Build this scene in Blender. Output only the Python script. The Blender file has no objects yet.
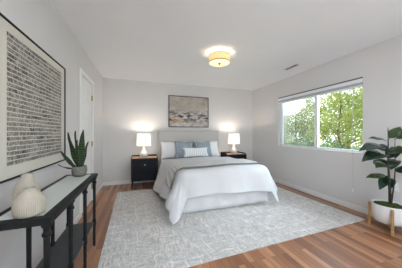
import bpy, bmesh, math, random
from mathutils import Vector, Matrix, noise
R = math.radians
random.seed(7)
SC = bpy.context.scene
COL = SC.collection

# ------------------------------------------------------------------ camera, sky, sun, fill lamps, exposure
F_PX, CX, CY = 182.0, 201.0, 133.0
YAW = math.atan(61.5 / F_PX)
CAM_Z = 1.19
cd = bpy.data.cameras.new('camera')
cd.sensor_fit = 'HORIZONTAL'; cd.sensor_width = 36.0
cd.lens = F_PX / 402 * 36.0
cd.shift_y = -1.0 / 402
cd.clip_start = 0.02
cam = bpy.data.objects.new('camera', cd); COL.objects.link(cam)
cam.location = (0, 0, CAM_Z); cam.rotation_euler = (R(90), 0, -YAW)
SC.camera = cam

SC.view_settings.view_transform = 'Standard'
SC.view_settings.look = 'None'
SC.view_settings.gamma = 1.0
SC.view_settings.use_curve_mapping = False
SC.view_settings.exposure = 1.22
try:
    SC.cycles.use_denoising = True
    SC.cycles.max_bounces = 10
    SC.cycles.diffuse_bounces = 6
    SC.cycles.sample_clamp_indirect = 6.0
    SC.cycles.caustics_reflective = False
    SC.cycles.caustics_refractive = False
except Exception:
    pass

w = bpy.data.worlds.new('sky'); SC.world = w; w.use_nodes = True
nt = w.node_tree; nt.nodes.clear()
out = nt.nodes.new('ShaderNodeOutputWorld'); bg = nt.nodes.new('ShaderNodeBackground')
geo = nt.nodes.new('ShaderNodeTexCoord'); sep = nt.nodes.new('ShaderNodeSeparateXYZ')
rmp = nt.nodes.new('ShaderNodeValToRGB')
rmp.color_ramp.elements[0].position = 0.0; rmp.color_ramp.elements[0].color = (0.95, 0.98, 1.0, 1)
rmp.color_ramp.elements[1].position = 0.7; rmp.color_ramp.elements[1].color = (0.40, 0.66, 1.0, 1)
nt.links.new(geo.outputs['Generated'], sep.inputs[0]); nt.links.new(sep.outputs['Z'], rmp.inputs[0])
nt.links.new(rmp.outputs[0], bg.inputs[0]); nt.links.new(bg.outputs[0], out.inputs[0])
bg.inputs[1].default_value = 2.0

def light(name, kind, loc, rot, energy, color=(1, 1, 1), size=1, size_y=None):
    l = bpy.data.lights.new(name, kind); l.energy = energy; l.color = color
    if kind == 'AREA':
        l.shape = 'RECTANGLE'; l.size = size; l.size_y = size_y or size
    elif kind == 'SUN': l.angle = size
    else: l.shadow_soft_size = size
    o = bpy.data.objects.new(name, l); COL.objects.link(o); o.location = loc; o.rotation_euler = rot
    return o
SUN = light('sun', 'SUN', (0, 0, 8), (0, 0, 0), 3.0, (1, 0.93, 0.78), R(2))
SUN.rotation_euler = Vector((0.55, -0.25, -0.78)).to_track_quat('-Z', 'Y').to_euler()
# added fill lamps: at the invented patio opening, and outside above the side window
FILL_BACK = light('fill_patio', 'AREA', (0.95, -1.45, 0.15), (R(163), 0, 0), 345, (0.93, 0.96, 1.0), 2.5, 0.5)  # hidden area lamp, brightens the ceiling behind the camera for soft fill
FILL_BACK.data.spread = R(54)
FILL_SIDE = light('fill_side', 'AREA', (4.6, 1.75, 3.0), (0, 0, 0), 120, (0.82, 0.91, 1.0), 1.6, 1.0)  # unseen area lamp added to strengthen daylight through the side window
FILL_SIDE.rotation_euler = Vector((-1.0, 0.38, -0.70)).to_track_quat('-Z', 'Y').to_euler()

# ------------------------------------------------------------------ helpers
def tag(o, label=None, cat=None, group=None, kind=None):
    if label: o['label'] = label
    if cat: o['category'] = cat
    if group: o['group'] = group
    if kind: o['kind'] = kind
    return o

def empty(name, loc=(0, 0, 0), rz=0.0):
    o = bpy.data.objects.new(name, None); COL.objects.link(o)
    o.location = loc; o.rotation_euler = (0, 0, rz); o.empty_display_size = 0.1
    return o

def copy_tree(o, parent=None):
    c = o.copy(); COL.objects.link(c); c.parent = parent
    for ch in list(o.children): copy_tree(ch, c)
    return c

class MB:
    """collects shapes into one mesh"""
    def __init__(s): s.bm = bmesh.new()
    def _xf(s, vs, M):
        if M is not None:
            for v in vs: v.co = M @ v.co
    def box(s, x0, x1, y0, y1, z0, z1, bev=0.0, M=None, seg=2):
        r = bmesh.ops.create_cube(s.bm, size=1.0)
        vs = r['verts']
        for v in vs:
            v.co = Vector(((x0 + x1) / 2 + v.co.x * (x1 - x0), (y0 + y1) / 2 + v.co.y * (y1 - y0), (z0 + z1) / 2 + v.co.z * (z1 - z0)))
        if bev > 0:
            es = list({e for v in vs for e in v.link_edges})
            rr = bmesh.ops.bevel(s.bm, geom=es, offset=bev, segments=seg, affect='EDGES', profile=0.6)
            vs = list({v for f in rr['faces'] for v in f.verts} | {v for v in vs if v.is_valid})
        s._xf(vs, M)
        return s
    def lathe(s, prof, seg=32, M=None, ribs=0, rib_amp=0.0, cap0=True, cap1=True, c=(0, 0, 0)):
        rings = []
        allv = []
        for (r, z) in prof:
            ring = []
            for k in range(seg):
                a = 2 * math.pi * k / seg
                rr = r
                if ribs and r > 0.02: rr = r * (1 + rib_amp * math.cos(a * ribs))
                ring.append(s.bm.verts.new((c[0] + rr * math.cos(a), c[1] + rr * math.sin(a), c[2] + z)))
            rings.append(ring); allv += ring
        for a, b in zip(rings, rings[1:]):
            for k in range(seg):
                s.bm.faces.new((a[k], a[(k + 1) % seg], b[(k + 1) % seg], b[k]))
        if cap0: s.bm.faces.new(list(reversed(rings[0])))
        if cap1: s.bm.faces.new(rings[-1])
        s._xf(allv, M)
        return s
    def tube(s, pts, rad, seg=8):
        pts = [Vector(p) for p in pts]
        if not isinstance(rad, (list, tuple)): rad = [rad] * len(pts)
        rings = []
        up = Vector((0, 0, 1))
        for i, p in enumerate(pts):
            t = (pts[min(i + 1, len(pts) - 1)] - pts[max(i - 1, 0)]).normalized()
            ref = up if abs(t.dot(up)) < 0.95 else Vector((1, 0, 0))
            a = t.cross(ref).normalized(); b = t.cross(a).normalized()
            rings.append([s.bm.verts.new(p + (a * math.cos(2 * math.pi * k / seg) + b * math.sin(2 * math.pi * k / seg)) * rad[i]) for k in range(seg)])
        for a, b in zip(rings, rings[1:]):
            for k in range(seg):
                s.bm.faces.new((a[k], a[(k + 1) % seg], b[(k + 1) % seg], b[k]))
        s.bm.faces.new(list(reversed(rings[0]))); s.bm.faces.new(rings[-1])
        return s
    def grid(s, fn, nu, nv, closed=False):
        g = [[s.bm.verts.new(fn(i / nu, j / nv)) for j in range(nv + 1)] for i in range(nu + 1)]
        for i in range(nu):
            for j in range(nv):
                s.bm.faces.new((g[i][j], g[i + 1][j], g[i + 1][j + 1], g[i][j + 1]))
        return s
    def build(s, name, mat, parent=None, smooth=False, loc=None):
        bmesh.ops.recalc_face_normals(s.bm, faces=s.bm.faces)
        me = bpy.data.meshes.new(name); s.bm.to_mesh(me); s.bm.free()
        if smooth:
            for p in me.polygons: p.use_smooth = True
        o = bpy.data.objects.new(name, me); COL.objects.link(o)
        if mat: me.materials.append(mat)
        if parent: o.parent = parent
        if loc is not None: o.location = loc
        return o

def mod_solid(o, t, off=-1.0):
    m = o.modifiers.new('solid', 'SOLIDIFY'); m.thickness = t; m.offset = off; return m
def mod_sub(o, n=1):
    m = o.modifiers.new('sub', 'SUBSURF'); m.levels = n; m.render_levels = n; return m

# ------------------------------------------------------------------ materials
class NT:
    def __init__(s, name):
        s.m = bpy.data.materials.new(name); s.m.use_nodes = True
        s.t = s.m.node_tree; s.t.nodes.clear()
        s.out = s.t.nodes.new('ShaderNodeOutputMaterial')
        s.b = s.t.nodes.new('ShaderNodeBsdfPrincipled')
        s.t.links.new(s.b.outputs[0], s.out.inputs[0])
    def n(s, typ, **kw):
        x = s.t.nodes.new(typ)
        for k, v in kw.items():
            if k.startswith('i_'): x.inputs[k[2:]].default_value = v
            else: setattr(x, k, v)
        return x
    def l(s, a, b): s.t.links.new(a, b)
    def coord(s, scale=(1, 1, 1), rot=(0, 0, 0), loc=(0, 0, 0)):
        tc = s.n('ShaderNodeTexCoord'); mp = s.n('ShaderNodeMapping')
        mp.inputs['Scale'].default_value = scale; mp.inputs['Rotation'].default_value = rot; mp.inputs['Location'].default_value = loc
        s.l(tc.outputs['Object'], mp.inputs[0]); return mp.outputs[0]
    def noise(s, vec, scale, detail=4, rough=0.55):
        x = s.n('ShaderNodeTexNoise'); x.inputs['Scale'].default_value = scale; x.inputs['Detail'].default_value = detail
        x.inputs['Roughness'].default_value = rough
        s.l(vec, x.inputs['Vector']); return x.outputs['Fac']
    def ramp(s, fac, stops):
        r = s.n('ShaderNodeValToRGB'); e = r.color_ramp.elements
        while len(e) < len(stops): e.new(0.5)
        for q, (p, c) in zip(e, stops):
            q.position = p; q.color = (*c, 1) if len(c) == 3 else c
        s.l(fac, r.inputs[0]); return r.outputs[0]
    def mix(s, fac, a, b, mode='MIX'):
        x = s.n('ShaderNodeMix', data_type='RGBA', blend_type=mode)
        for v, i in ((fac, 0), (a, 6), (b, 7)):
            if isinstance(v, (int, float)): x.inputs[i].default_value = v
            elif isinstance(v, tuple): x.inputs[i].default_value = (*v, 1)
            else: s.l(v, x.inputs[i])
        return x.outputs[2]
    def math(s, op, a, b=None):
        x = s.n('ShaderNodeMath', operation=op)
        for i, v in enumerate((a, b)):
            if v is None: continue
            if isinstance(v, (int, float)): x.inputs[i].default_value = v
            else: s.l(v, x.inputs[i])
        return x.outputs[0]
    def bump(s, h, strength=0.2, dist=0.01):
        x = s.n('ShaderNodeBump'); x.inputs['Strength'].default_value = strength; x.inputs['Distance'].default_value = dist
        s.l(h, x.inputs['Height']); s.l(x.outputs[0], s.b.inputs['Normal'])
    def base(s, c):
        if isinstance(c, tuple): s.b.inputs['Base Color'].default_value = (*c, 1)
        else: s.l(c, s.b.inputs['Base Color'])
        return s
    def set(s, rough=0.5, spec=0.5, metal=0.0, coat=0.0):
        s.b.inputs['Roughness'].default_value = rough; s.b.inputs['Specular IOR Level'].default_value = spec
        s.b.inputs['Metallic'].default_value = metal; s.b.inputs['Coat Weight'].default_value = coat
        return s

def plain(name, c, rough=0.5, spec=0.5, metal=0.0, var=0.06, vs=18.0, bump=0.0, bs=200.0, coat=0.0):
    m = NT(name).set(rough, spec, metal, coat)
    v = m.coord()
    f = m.noise(v, vs, 3)
    lo = tuple(max(0, x * (1 - var)) for x in c); hi = tuple(min(1, x * (1 + var)) for x in c)
    m.base(m.ramp(f, [(0.3, lo), (0.7, hi)]))
    if bump: m.bump(m.noise(v, bs, 2), bump, 0.004)
    return m.m

def glow(name, c, e, strength, var=0.0):
    m = NT(name).set(0.7, 0.2); m.base(c)
    m.b.inputs['Emission Color'].default_value = (*e, 1); m.b.inputs['Emission Strength'].default_value = strength
    f = m.noise(m.coord((1, 1, 1)), 160, 2); m.bump(f, 0.1, 0.002)
    return m.m

M_wall = plain('paint_wall', (0.685, 0.675, 0.674), 0.75, 0.25, var=0.012, vs=2.0, bump=0.06, bs=120)
M_ceil = plain('paint_ceiling', (0.85, 0.86, 0.885), 0.85, 0.2, var=0.01, vs=2.0, bump=0.08, bs=90)
M_trim = plain('paint_trim', (0.82, 0.82, 0.82), 0.4, 0.4, var=0.01)
M_vinyl = plain('window_vinyl', (0.86, 0.88, 0.90), 0.35, 0.4, var=0.01)
M_black = plain('black_wood', (0.010, 0.0105, 0.011), 0.5, 0.22, var=0.25, vs=30, bump=0.05)
M_shelfgrey = plain('dark_grey_shelf', (0.055, 0.058, 0.062), 0.6, 0.3, var=0.15, vs=20)
M_navy = plain('navy_black_wood', (0.006, 0.007, 0.012), 0.45, 0.18, var=0.2, vs=14)
M_metal = plain('satin_metal', (0.62, 0.60, 0.57), 0.28, 0.5, 1.0, var=0.05)
M_brass = plain('brass', (0.38, 0.28, 0.12), 0.35, 0.5, 1.0, var=0.05)
M_bronze = plain('bronze', (0.16, 0.09, 0.05), 0.4, 0.5, 0.8, var=0.05)
M_white_cloth = plain('white_cotton', (0.82, 0.82, 0.83), 0.9, 0.15, var=0.03, vs=9, bump=0.15, bs=60)
M_duvet = plain('white_duvet', (0.61, 0.61, 0.622), 0.92, 0.12, var=0.025, vs=5, bump=0.22, bs=22)
M_skirt = plain('bed_skirt_cloth', (0.70, 0.695, 0.70), 0.9, 0.12, var=0.03, vs=6, bump=0.2, bs=30)
M_headboard = plain('headboard_linen', (0.535, 0.515, 0.49), 0.95, 0.1, var=0.08, vs=160, bump=0.3, bs=400)
M_ceramic = plain('white_ceramic', (0.80, 0.79, 0.77), 0.25, 0.5, var=0.02)
M_ceramic_band = plain('grey_speckled_ceramic', (0.45, 0.44, 0.42), 0.5, 0.4, var=0.3, vs=120)
M_vase = plain('cream_stoneware', (0.40, 0.36, 0.30), 0.7, 0.3, var=0.05, vs=30, bump=0.1, bs=150)
M_vase_shade = plain('vase_neck_shade', (0.12, 0.10, 0.08), 0.9, 0.1)
M_conc = plain('grey_concrete', (0.18, 0.185, 0.16), 0.85, 0.2, var=0.15, vs=40, bump=0.2, bs=80)
M_pot = plain('white_planter', (0.74, 0.74, 0.75), 0.45, 0.4, var=0.015)
M_oak = plain('oak_stand', (0.36, 0.20, 0.075), 0.5, 0.35, var=0.2, vs=30)
M_moss = plain('moss', (0.05, 0.065, 0.02), 0.95, 0.1, var=0.6, vs=60, bump=0.8, bs=90)
M_stem = plain('plant_stem', (0.055, 0.040, 0.024), 0.8, 0.2, var=0.3, vs=40)
M_tray = plain('walnut_tray_top', (0.34, 0.20, 0.12), 0.5, 0.4, var=0.2, vs=20)
M_duct_shade = plain('duct_shade_paint', (0.02, 0.02, 0.02), 0.9, 0.1)
M_bark = plain('bark', (0.12, 0.085, 0.06), 0.9, 0.1, var=0.4, vs=20)
M_blind = plain('blind_fabric', (0.50, 0.51, 0.55), 0.85, 0.2, var=0.02)
M_strip = plain('blind_strip_grey', (0.10, 0.10, 0.11), 0.6, 0.3)

def leaf_mat(name, lo, hi, rough=0.6, spec=0.3, trans=0.35):
    m = NT(name).set(rough, spec)
    f = m.noise(m.coord(), 3.0, 5, 0.7)
    c = m.ramp(f, [(0.25, lo), (0.75, hi)])
    m.base(c)
    tr = m.n('ShaderNodeBsdfTranslucent'); m.l(c, tr.inputs[0])
    mx = m.n('ShaderNodeMixShader'); mx.inputs[0].default_value = trans
    m.l(m.b.outputs[0], mx.inputs[1]); m.l(tr.outputs[0], mx.inputs[2]); m.l(mx.outputs[0], m.out.inputs[0])
    return m.m
M_tree_y = leaf_mat('yellow_green_leaves', (0.14, 0.19, 0.03), (0.46, 0.46, 0.11))
M_tree_g = leaf_mat('mid_green_leaves', (0.08, 0.15, 0.04), (0.28, 0.36, 0.13))
M_tree_d = leaf_mat('dark_green_leaves', (0.05, 0.09, 0.035), (0.16, 0.23, 0.09))
M_lawn = leaf_mat('lawn', (0.06, 0.10, 0.03), (0.14, 0.18, 0.06), trans=0.0)
M_rubber = plain('rubber_plant_leaf', (0.013, 0.026, 0.014), 0.22, 0.6, var=0.5, vs=14)
M_rubber.node_tree.nodes['Principled BSDF'].inputs['Specular Tint'].default_value = (0.55, 0.8, 1.0, 1)  # blue tint puts the window sky's reflection into the leaf gloss
M_rubber_u = plain('rubber_plant_leaf_green', (0.030, 0.060, 0.018), 0.26, 0.5, var=0.4, vs=14)

def mat_floor():
    m = NT('oak_planks').set(0.33, 0.5, 0.0, 0.3); m.b.inputs['Coat Roughness'].default_value = 0.22
    v = m.coord((1, 1, 1), (0, 0, R(90)))
    br = m.n('ShaderNodeTexBrick')
    br.offset = 0.37; br.offset_frequency = 2; br.squash = 1.0
    br.inputs['Scale'].default_value = 1.0; br.inputs['Brick Width'].default_value = 1.05; br.inputs['Row Height'].default_value = 0.060
    br.inputs['Mortar Size'].default_value = 0.0012; br.inputs['Mortar Smooth'].default_value = 0.3; br.inputs['Bias'].default_value = 0.0
    br.inputs['Color1'].default_value = (0.0, 0, 0, 1); br.inputs['Color2'].default_value = (1, 1, 1, 1); br.inputs['Mortar'].default_value = (0.2, 0.2, 0.2, 1)
    m.l(v, br.inputs['Vector'])
    tone = m.ramp(br.outputs['Color'], [(0.0, (0.18, 0.070, 0.031)), (0.5, (0.30, 0.128, 0.058)), (1.0, (0.46, 0.228, 0.113))])
    grain = m.noise(m.coord((30, 1.6, 1)), 3.0, 6, 0.65)
    g = m.ramp(grain, [(0.25, (0.66, 0.62, 0.58)), (0.5, (1, 1, 1)), (0.8, (1.18, 1.2, 1.22))])
    c = m.mix(1.0, tone, g, 'MULTIPLY')
    gap = m.mix(br.outputs['Fac'], c, (0.05, 0.022, 0.012))
    m.base(gap)
    rr = m.ramp(grain, [(0.2, (0.27,) * 3), (0.8, (0.42,) * 3)]); m.l(rr, m.b.inputs['Roughness'])
    m.bump(grain, 0.05, 0.002)
    return m.m
M_floor = mat_floor()

def mat_rug():
    m = NT('distressed_rug').set(0.95, 0.08)
    va = m.coord((17, 2.6, 1)); vb = m.coord((2.6, 17, 1)); v = m.coord()
    a = m.noise(va, 3.5, 5, 0.7); b = m.noise(vb, 3.5, 5, 0.7); c = m.noise(v, 4.2, 6, 0.7); fine = m.noise(v, 70, 3, 0.7)
    la = m.ramp(a, [(0.44, (0, 0, 0)), (0.56, (1, 1, 1))]); lb = m.ramp(b, [(0.44, (0, 0, 0)), (0.56, (1, 1, 1))])
    sel = m.ramp(c, [(0.42, (0, 0, 0)), (0.58, (1, 1, 1))])
    strokes = m.mix(sel, la, lb)
    col = m.ramp(strokes, [(0.0, (0.47, 0.45, 0.435)), (1.0, (0.71, 0.68, 0.65))])
    # cream cross-hatched lines along and across
    def lines(axis_scale, dist, sc):
        wv = m.n('ShaderNodeTexWave', wave_type='BANDS', bands_direction=axis_scale)
        wv.inputs['Scale'].default_value = sc; wv.inputs['Distortion'].default_value = dist; wv.inputs['Detail'].default_value = 3
        wv.inputs['Detail Scale'].default_value = 1.5
        m.l(v, wv.inputs['Vector']); return m.ramp(wv.outputs['Fac'], [(0.95, (0, 0, 0)), (0.985, (1, 1, 1))])
    hx = lines('X', 2.6, 2.3); hy = lines('Y', 2.6, 2.1)
    brk = m.ramp(m.noise(v, 5.5, 5, 0.75), [(0.46, (0, 0, 0)), (0.62, (1, 1, 1))])
    h = m.mix(1.0, hx, hy, 'LIGHTEN'); h = m.mix(1.0, h, brk, 'MULTIPLY')
    col = m.mix(h, col, (0.80, 0.78, 0.76))
    dk = m.ramp(m.noise(v, 4.5, 7, 0.78), [(0.53, (0, 0, 0)), (0.68, (1, 1, 1))])
    dk = m.mix(1.0, dk, strokes, 'MULTIPLY')
    col = m.mix(m.math('MULTIPLY', dk, 0.85), col, (0.24, 0.24, 0.26))
    fr = m.ramp(fine, [(0.3, (0.78, 0.78, 0.78)), (0.7, (1.14, 1.14, 1.14))])
    col = m.mix(1.0, col, fr, 'MULTIPLY')
    m.base(col); m.bump(m.math('ADD', fine, strokes), 0.35, 0.006)
    return m.m
M_rug = mat_rug()

def mat_throw():
    m = NT('grey_knit').set(0.95, 0.08)
    v = m.coord()
    w1 = m.n('ShaderNodeTexWave', wave_type='BANDS', bands_direction='DIAGONAL'); w1.inputs['Scale'].default_value = 12; w1.inputs['Distortion'].default_value = 1.0
    m.l(v, w1.inputs['Vector'])
    w2 = m.n('ShaderNodeTexWave', wave_type='BANDS', bands_direction='X'); w2.inputs['Scale'].default_value = 7; m.l(v, w2.inputs['Vector'])
    f = m.math('MULTIPLY', w1.outputs['Fac'], w2.outputs['Fac'])
    m.base(m.ramp(f, [(0.05, (0.46, 0.45, 0.44)), (0.6, (0.80, 0.79, 0.78))]))
    m.bump(f, 0.5, 0.01)
    return m.m
M_throw = mat_throw()
M_throw_edge = plain('grey_knit_edge', (0.27, 0.265, 0.26), 0.95, 0.08, var=0.2, vs=90)

def mat_cushion():
    m = NT('slate_blue_weave').set(0.9, 0.1)
    v = m.coord()
    f = m.noise(v, 130, 3, 0.7); g = m.noise(v, 9, 4)
    c = m.ramp(f, [(0.3, (0.225, 0.265, 0.305)), (0.7, (0.365, 0.41, 0.455))])
    c = m.mix(m.ramp(g, [(0.55, (0, 0, 0)), (0.75, (0.35,) * 3)]), c, (0.45, 0.47, 0.49))
    m.base(c); m.bump(f, 0.3, 0.004); return m.m
M_cushion = mat_cushion()
def mat_lumbar():
    m = NT('white_tufted_cloth').set(0.92, 0.1)
    v = m.coord()
    wv = m.n('ShaderNodeTexWave', wave_type='BANDS', bands_direction='X'); wv.inputs['Scale'].default_value = 7; wv.inputs['Distortion'].default_value = 2.5; wv.inputs['Detail'].default_value = 3
    m.l(v, wv.inputs['Vector'])
    m.base(m.ramp(wv.outputs['Fac'], [(0.05, (0.52, 0.55, 0.58)), (0.35, (0.78, 0.78, 0.78))]))
    m.bump(m.noise(v, 90, 3), 0.5, 0.006); return m.m
M_lumbar = mat_lumbar()

def mat_painting():
    # sits in local x (width) / z (height), centre at the origin
    m = NT('abstract_canvas').set(0.8, 0.2)
    v = m.coord(); tc = m.n('ShaderNodeTexCoord'); sp = m.n('ShaderNodeSeparateXYZ'); m.l(tc.outputs['Object'], sp.inputs[0])
    c = m.ramp(m.noise(v, 3.2, 6, 0.65), [(0.3, (0.30, 0.255, 0.215)), (0.5, (0.44, 0.395, 0.35)), (0.7, (0.55, 0.52, 0.49))])
    # pale grey-white clouds towards the lower middle
    low = m.ramp(sp.outputs['Z'], [(0.0, (1, 1, 1)), (0.12, (0, 0, 0))])
    wh = m.ramp(m.noise(m.coord((1, 1, 2.2)), 5, 6, 0.7), [(0.4, (0, 0, 0)), (0.6, (0.9,) * 3)])
    c = m.mix(m.mix(1.0, low, wh, 'MULTIPLY'), c, (0.60, 0.585, 0.57))
    # dark broken strokes in a band below the middle
    z2 = m.math('ABSOLUTE', m.math('ADD', sp.outputs['Z'], 0.13))
    band = m.ramp(z2, [(0.08, (1, 1, 1)), (0.20, (0, 0, 0))])
    dk = m.ramp(m.noise(m.coord((1.0, 1, 2.6), (0, R(16), 0)), 6.0, 6, 0.75), [(0.46, (0, 0, 0)), (0.55, (1, 1, 1))])
    c = m.mix(m.mix(1.0, band, dk, 'MULTIPLY'), c, (0.07, 0.06, 0.06))
    # ochre patch bottom left
    dx = m.math('ADD', sp.outputs['X'], 0.33); dz = m.math('ADD', sp.outputs['Z'], 0.25)
    d = m.math('SQRT', m.math('ADD', m.math('MULTIPLY', dx, dx), m.math('MULTIPLY', m.math('MULTIPLY', dz, dz), 5.0)))
    och = m.ramp(m.math('ADD', d, m.math('MULTIPLY', m.noise(v, 9, 5), 0.25)), [(0.18, (0.7,) * 3), (0.30, (0, 0, 0))])
    c = m.mix(och, c, (0.46, 0.29, 0.16))
    m.base(c); m.bump(m.noise(v, 60, 4), 0.3, 0.003); return m.m
M_canvas = mat_painting()

def mat_print():
    # rows of broken black marks on cream paper; local y = along the wall, z = height
    m = NT('printed_rows').set(0.6, 0.3)
    v = m.coord(); sp = m.n('ShaderNodeSeparateXYZ'); m.l(v, sp.inputs[0])
    rows = 27.0
    wob = m.math('MULTIPLY', m.noise(m.coord((1, 2.2, 6)), 2.5, 2), 0.012)
    zz = m.math('MULTIPLY', m.math('ADD', sp.outputs['Z'], wob), rows / 0.83)
    fr = m.math('FRACT', zz); row = m.math('FLOOR', zz)
    gap = m.ramp(fr, [(0.0, (0, 0, 0)), (0.08, (0, 0, 0)), (0.14, (1, 1, 1)), (0.86, (1, 1, 1)), (0.93, (0, 0, 0))])
    cb = m.n('ShaderNodeCombineXYZ')
    m.l(m.math('MULTIPLY', sp.outputs['Y'], 75.0), cb.inputs[0]); m.l(m.math('MULTIPLY', row, 3.7), cb.inputs[1]); m.l(m.math('MULTIPLY', fr, 1.3), cb.inputs[2])
    nz = m.n('ShaderNodeTexNoise'); nz.inputs['Scale'].default_value = 1.0; nz.inputs['Detail'].default_value = 4; nz.inputs['Roughness'].default_value = 0.7
    m.l(cb.outputs[0], nz.inputs['Vector'])
    ink = m.ramp(nz.outputs['Fac'], [(0.44, (1, 1, 1)), (0.66, (0.22,) * 3)])
    cb2 = m.n('ShaderNodeCombineXYZ'); m.l(m.math('MULTIPLY', sp.outputs['Y'], 5.0), cb2.inputs[0]); m.l(m.math('MULTIPLY', row, 1.9), cb2.inputs[1])
    n2 = m.n('ShaderNodeTexNoise'); n2.inputs['Scale'].default_value = 1.0; m.l(cb2.outputs[0], n2.inputs['Vector'])
    dens = m.ramp(n2.outputs['Fac'], [(0.3, (0.62,) * 3), (0.65, (1.0,) * 3)])
    a = m.mix(1.0, gap, ink, 'MULTIPLY'); a = m.mix(1.0, a, dens, 'MULTIPLY')
    m.base(m.mix(a, (0.60, 0.575, 0.51), (0.035, 0.033, 0.03)))
    return m.m
M_print = mat_print()
M_mat = plain('cream_mat_board', (0.63, 0.61, 0.545), 0.7, 0.2, var=0.01)

def mat_glass(name, tint=(0.9, 0.95, 0.93), refl=0.10, rough=0.02, haze=0.0, hazecol=(0.8, 0.85, 0.83)):
    m = NT(name)
    tr = m.n('ShaderNodeBsdfTransparent'); tr.inputs[0].default_value = (*tint, 1)
    gl = m.n('ShaderNodeBsdfGlossy'); gl.inputs['Roughness'].default_value = rough
    lw = m.n('ShaderNodeLayerWeight'); lw.inputs[0].default_value = 0.25
    fac = m.math('ADD', m.math('MULTIPLY', lw.outputs['Fresnel'], 0.8), refl * 0.3)
    mx = m.n('ShaderNodeMixShader'); m.l(fac, mx.inputs[0]); m.l(tr.outputs[0], mx.inputs[1]); m.l(gl.outputs[0], mx.inputs[2])
    last = mx.outputs[0]
    if haze:
        df = m.n('ShaderNodeBsdfDiffuse'); df.inputs[0].default_value = (*hazecol, 1)
        m2 = m.n('ShaderNodeMixShader'); m2.inputs[0].default_value = haze
        m.l(last, m2.inputs[1]); m.l(df.outputs[0], m2.inputs[2]); last = m2.outputs[0]
    m.l(last, m.out.inputs[0]); return m.m
M_pane = mat_glass('window_glass', (0.97, 0.99, 0.98), 0.05)
M_screen = mat_glass('insect_screen', (0.96, 0.98, 0.98), 0.0, 0.5, 0.16, (0.85, 0.88, 0.88))
M_tabletop = mat_glass('glass_painted_reflection', (0.85, 0.9, 0.87), 0.9, 0.05, 0.74, (0.74, 0.76, 0.72))  # pale diffuse haze stands in for the wall's reflection in the glass

# ------------------------------------------------------------------ room shell
XL, XR, YB, YF, ZC = -0.79, 3.15, 4.60, -1.10, 2.44
T = 0.14
def struct(o, label=None):
    o['kind'] = 'structure'
    if label: o['label'] = label
    return o
struct(MB().box(XL - T, XR + T, YF - T, YB + T, -0.12, 0.0).build('floor', M_floor), 'brown wood plank floor')
struct(MB().box(XL - T, XR + T, YF - T, YB + T, ZC, ZC + 0.16).build('ceiling', M_ceil), 'white ceiling')
struct(MB().box(XL - T, XR + T, YB, YB + T, 0, ZC).build('wall_back', M_wall), 'light grey wall behind the bed')
# left wall with the door opening
DY0, DY1, DZ = 2.995, 3.655, 2.035
wl = MB().box(XL - T, XL, YF - T, DY0, 0, ZC).box(XL - T, XL, DY1, YB, 0, ZC).box(XL - T, XL, DY0, DY1, DZ, ZC)
struct(wl.build('wall_left', M_wall), 'light grey wall with the large print and the door')
WY0, WY1, WZ0, WZ1 = 1.795, 3.545, 0.875, 2.03
wr = MB().box(XR, XR + T, YF - T, WY0, 0, ZC).box(XR, XR + T, WY1, YB, 0, ZC).box(XR, XR + T, WY0, WY1, 0, WZ0).box(XR, XR + T, WY0, WY1, WZ1, ZC)
struct(wr.build('wall_right', M_wall), 'light grey wall with the window')
PX0, PX1, PZ1 = -0.1, 2.7, 2.1  # wall opening added out of view to admit fill light
wf = MB().box(XL, PX0, YF - T, YF, 0, ZC).box(PX1, XR, YF - T, YF, 0, ZC).box(PX0, PX1, YF - T, YF, PZ1, ZC)
struct(wf.build('wall_front', M_wall), 'light grey wall behind the viewer')
bh, bt = 0.085, 0.014
struct(MB().box(XL + bt, XR - bt, YB - bt, YB, 0, bh, 0.004).build('baseboard_back', M_trim))
struct(MB().box(XR - bt, XR, YF, YB, 0, bh, 0.004).build('baseboard_right', M_trim))
struct(MB().box(XL, XL + bt, YF, DY0 - 0.065, 0, bh, 0.004).box(XL, XL + bt, DY1 + 0.065, YB, 0, bh, 0.004).build('baseboard_left', M_trim))

# side window
win = struct(empty('window_1', (XR, (WY0 + WY1) / 2, WZ0)), 'white two-pane sliding window with trees outside')
def W(b, name, mat, **k):
    o = b.build(name, mat, win, **k)
    o.location = -Vector(win.location); return o
xa, xb = XR + 0.075, XR + 0.13
fw = 0.045
ym = 2.61
b = MB().box(xa, xb, WY0, WY1, WZ0, WZ0 + fw, 0.004).box(xa, xb, WY0, WY1, WZ1 - fw, WZ1, 0.004)
b.box(xa, xb, WY0, WY0 + fw, WZ0 + fw, WZ1 - fw, 0.004).box(xa, xb, WY1 - fw, WY1, WZ0 + fw, WZ1 - fw, 0.004)
W(b, 'window_frame', M_vinyl)
W(MB().box(xa - 0.012, xb - 0.01, ym - 0.028, ym + 0.028, WZ0 + fw, WZ1 - fw, 0.004), 'mullion', M_vinyl)
W(MB().box(xa + 0.022, xa + 0.028, WY0 + fw, ym - 0.028, WZ0 + fw, WZ1 - fw), 'pane', M_pane)
W(MB().box(xa + 0.022, xa + 0.028, ym + 0.028, WY1 - fw, WZ0 + fw, WZ1 - fw), 'pane', M_pane)
W(MB().box(xa + 0.040, xa + 0.042, ym + 0.028, WY1 - fw, WZ0 + fw, WZ1 - fw), 'insect_screen', M_screen)
W(MB().box(XR - 0.012, xa, WY0 - 0.0, WY1 + 0.0, WZ0 - 0.001, WZ0 + 0.014, 0.004), 'sill', M_trim)
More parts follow.
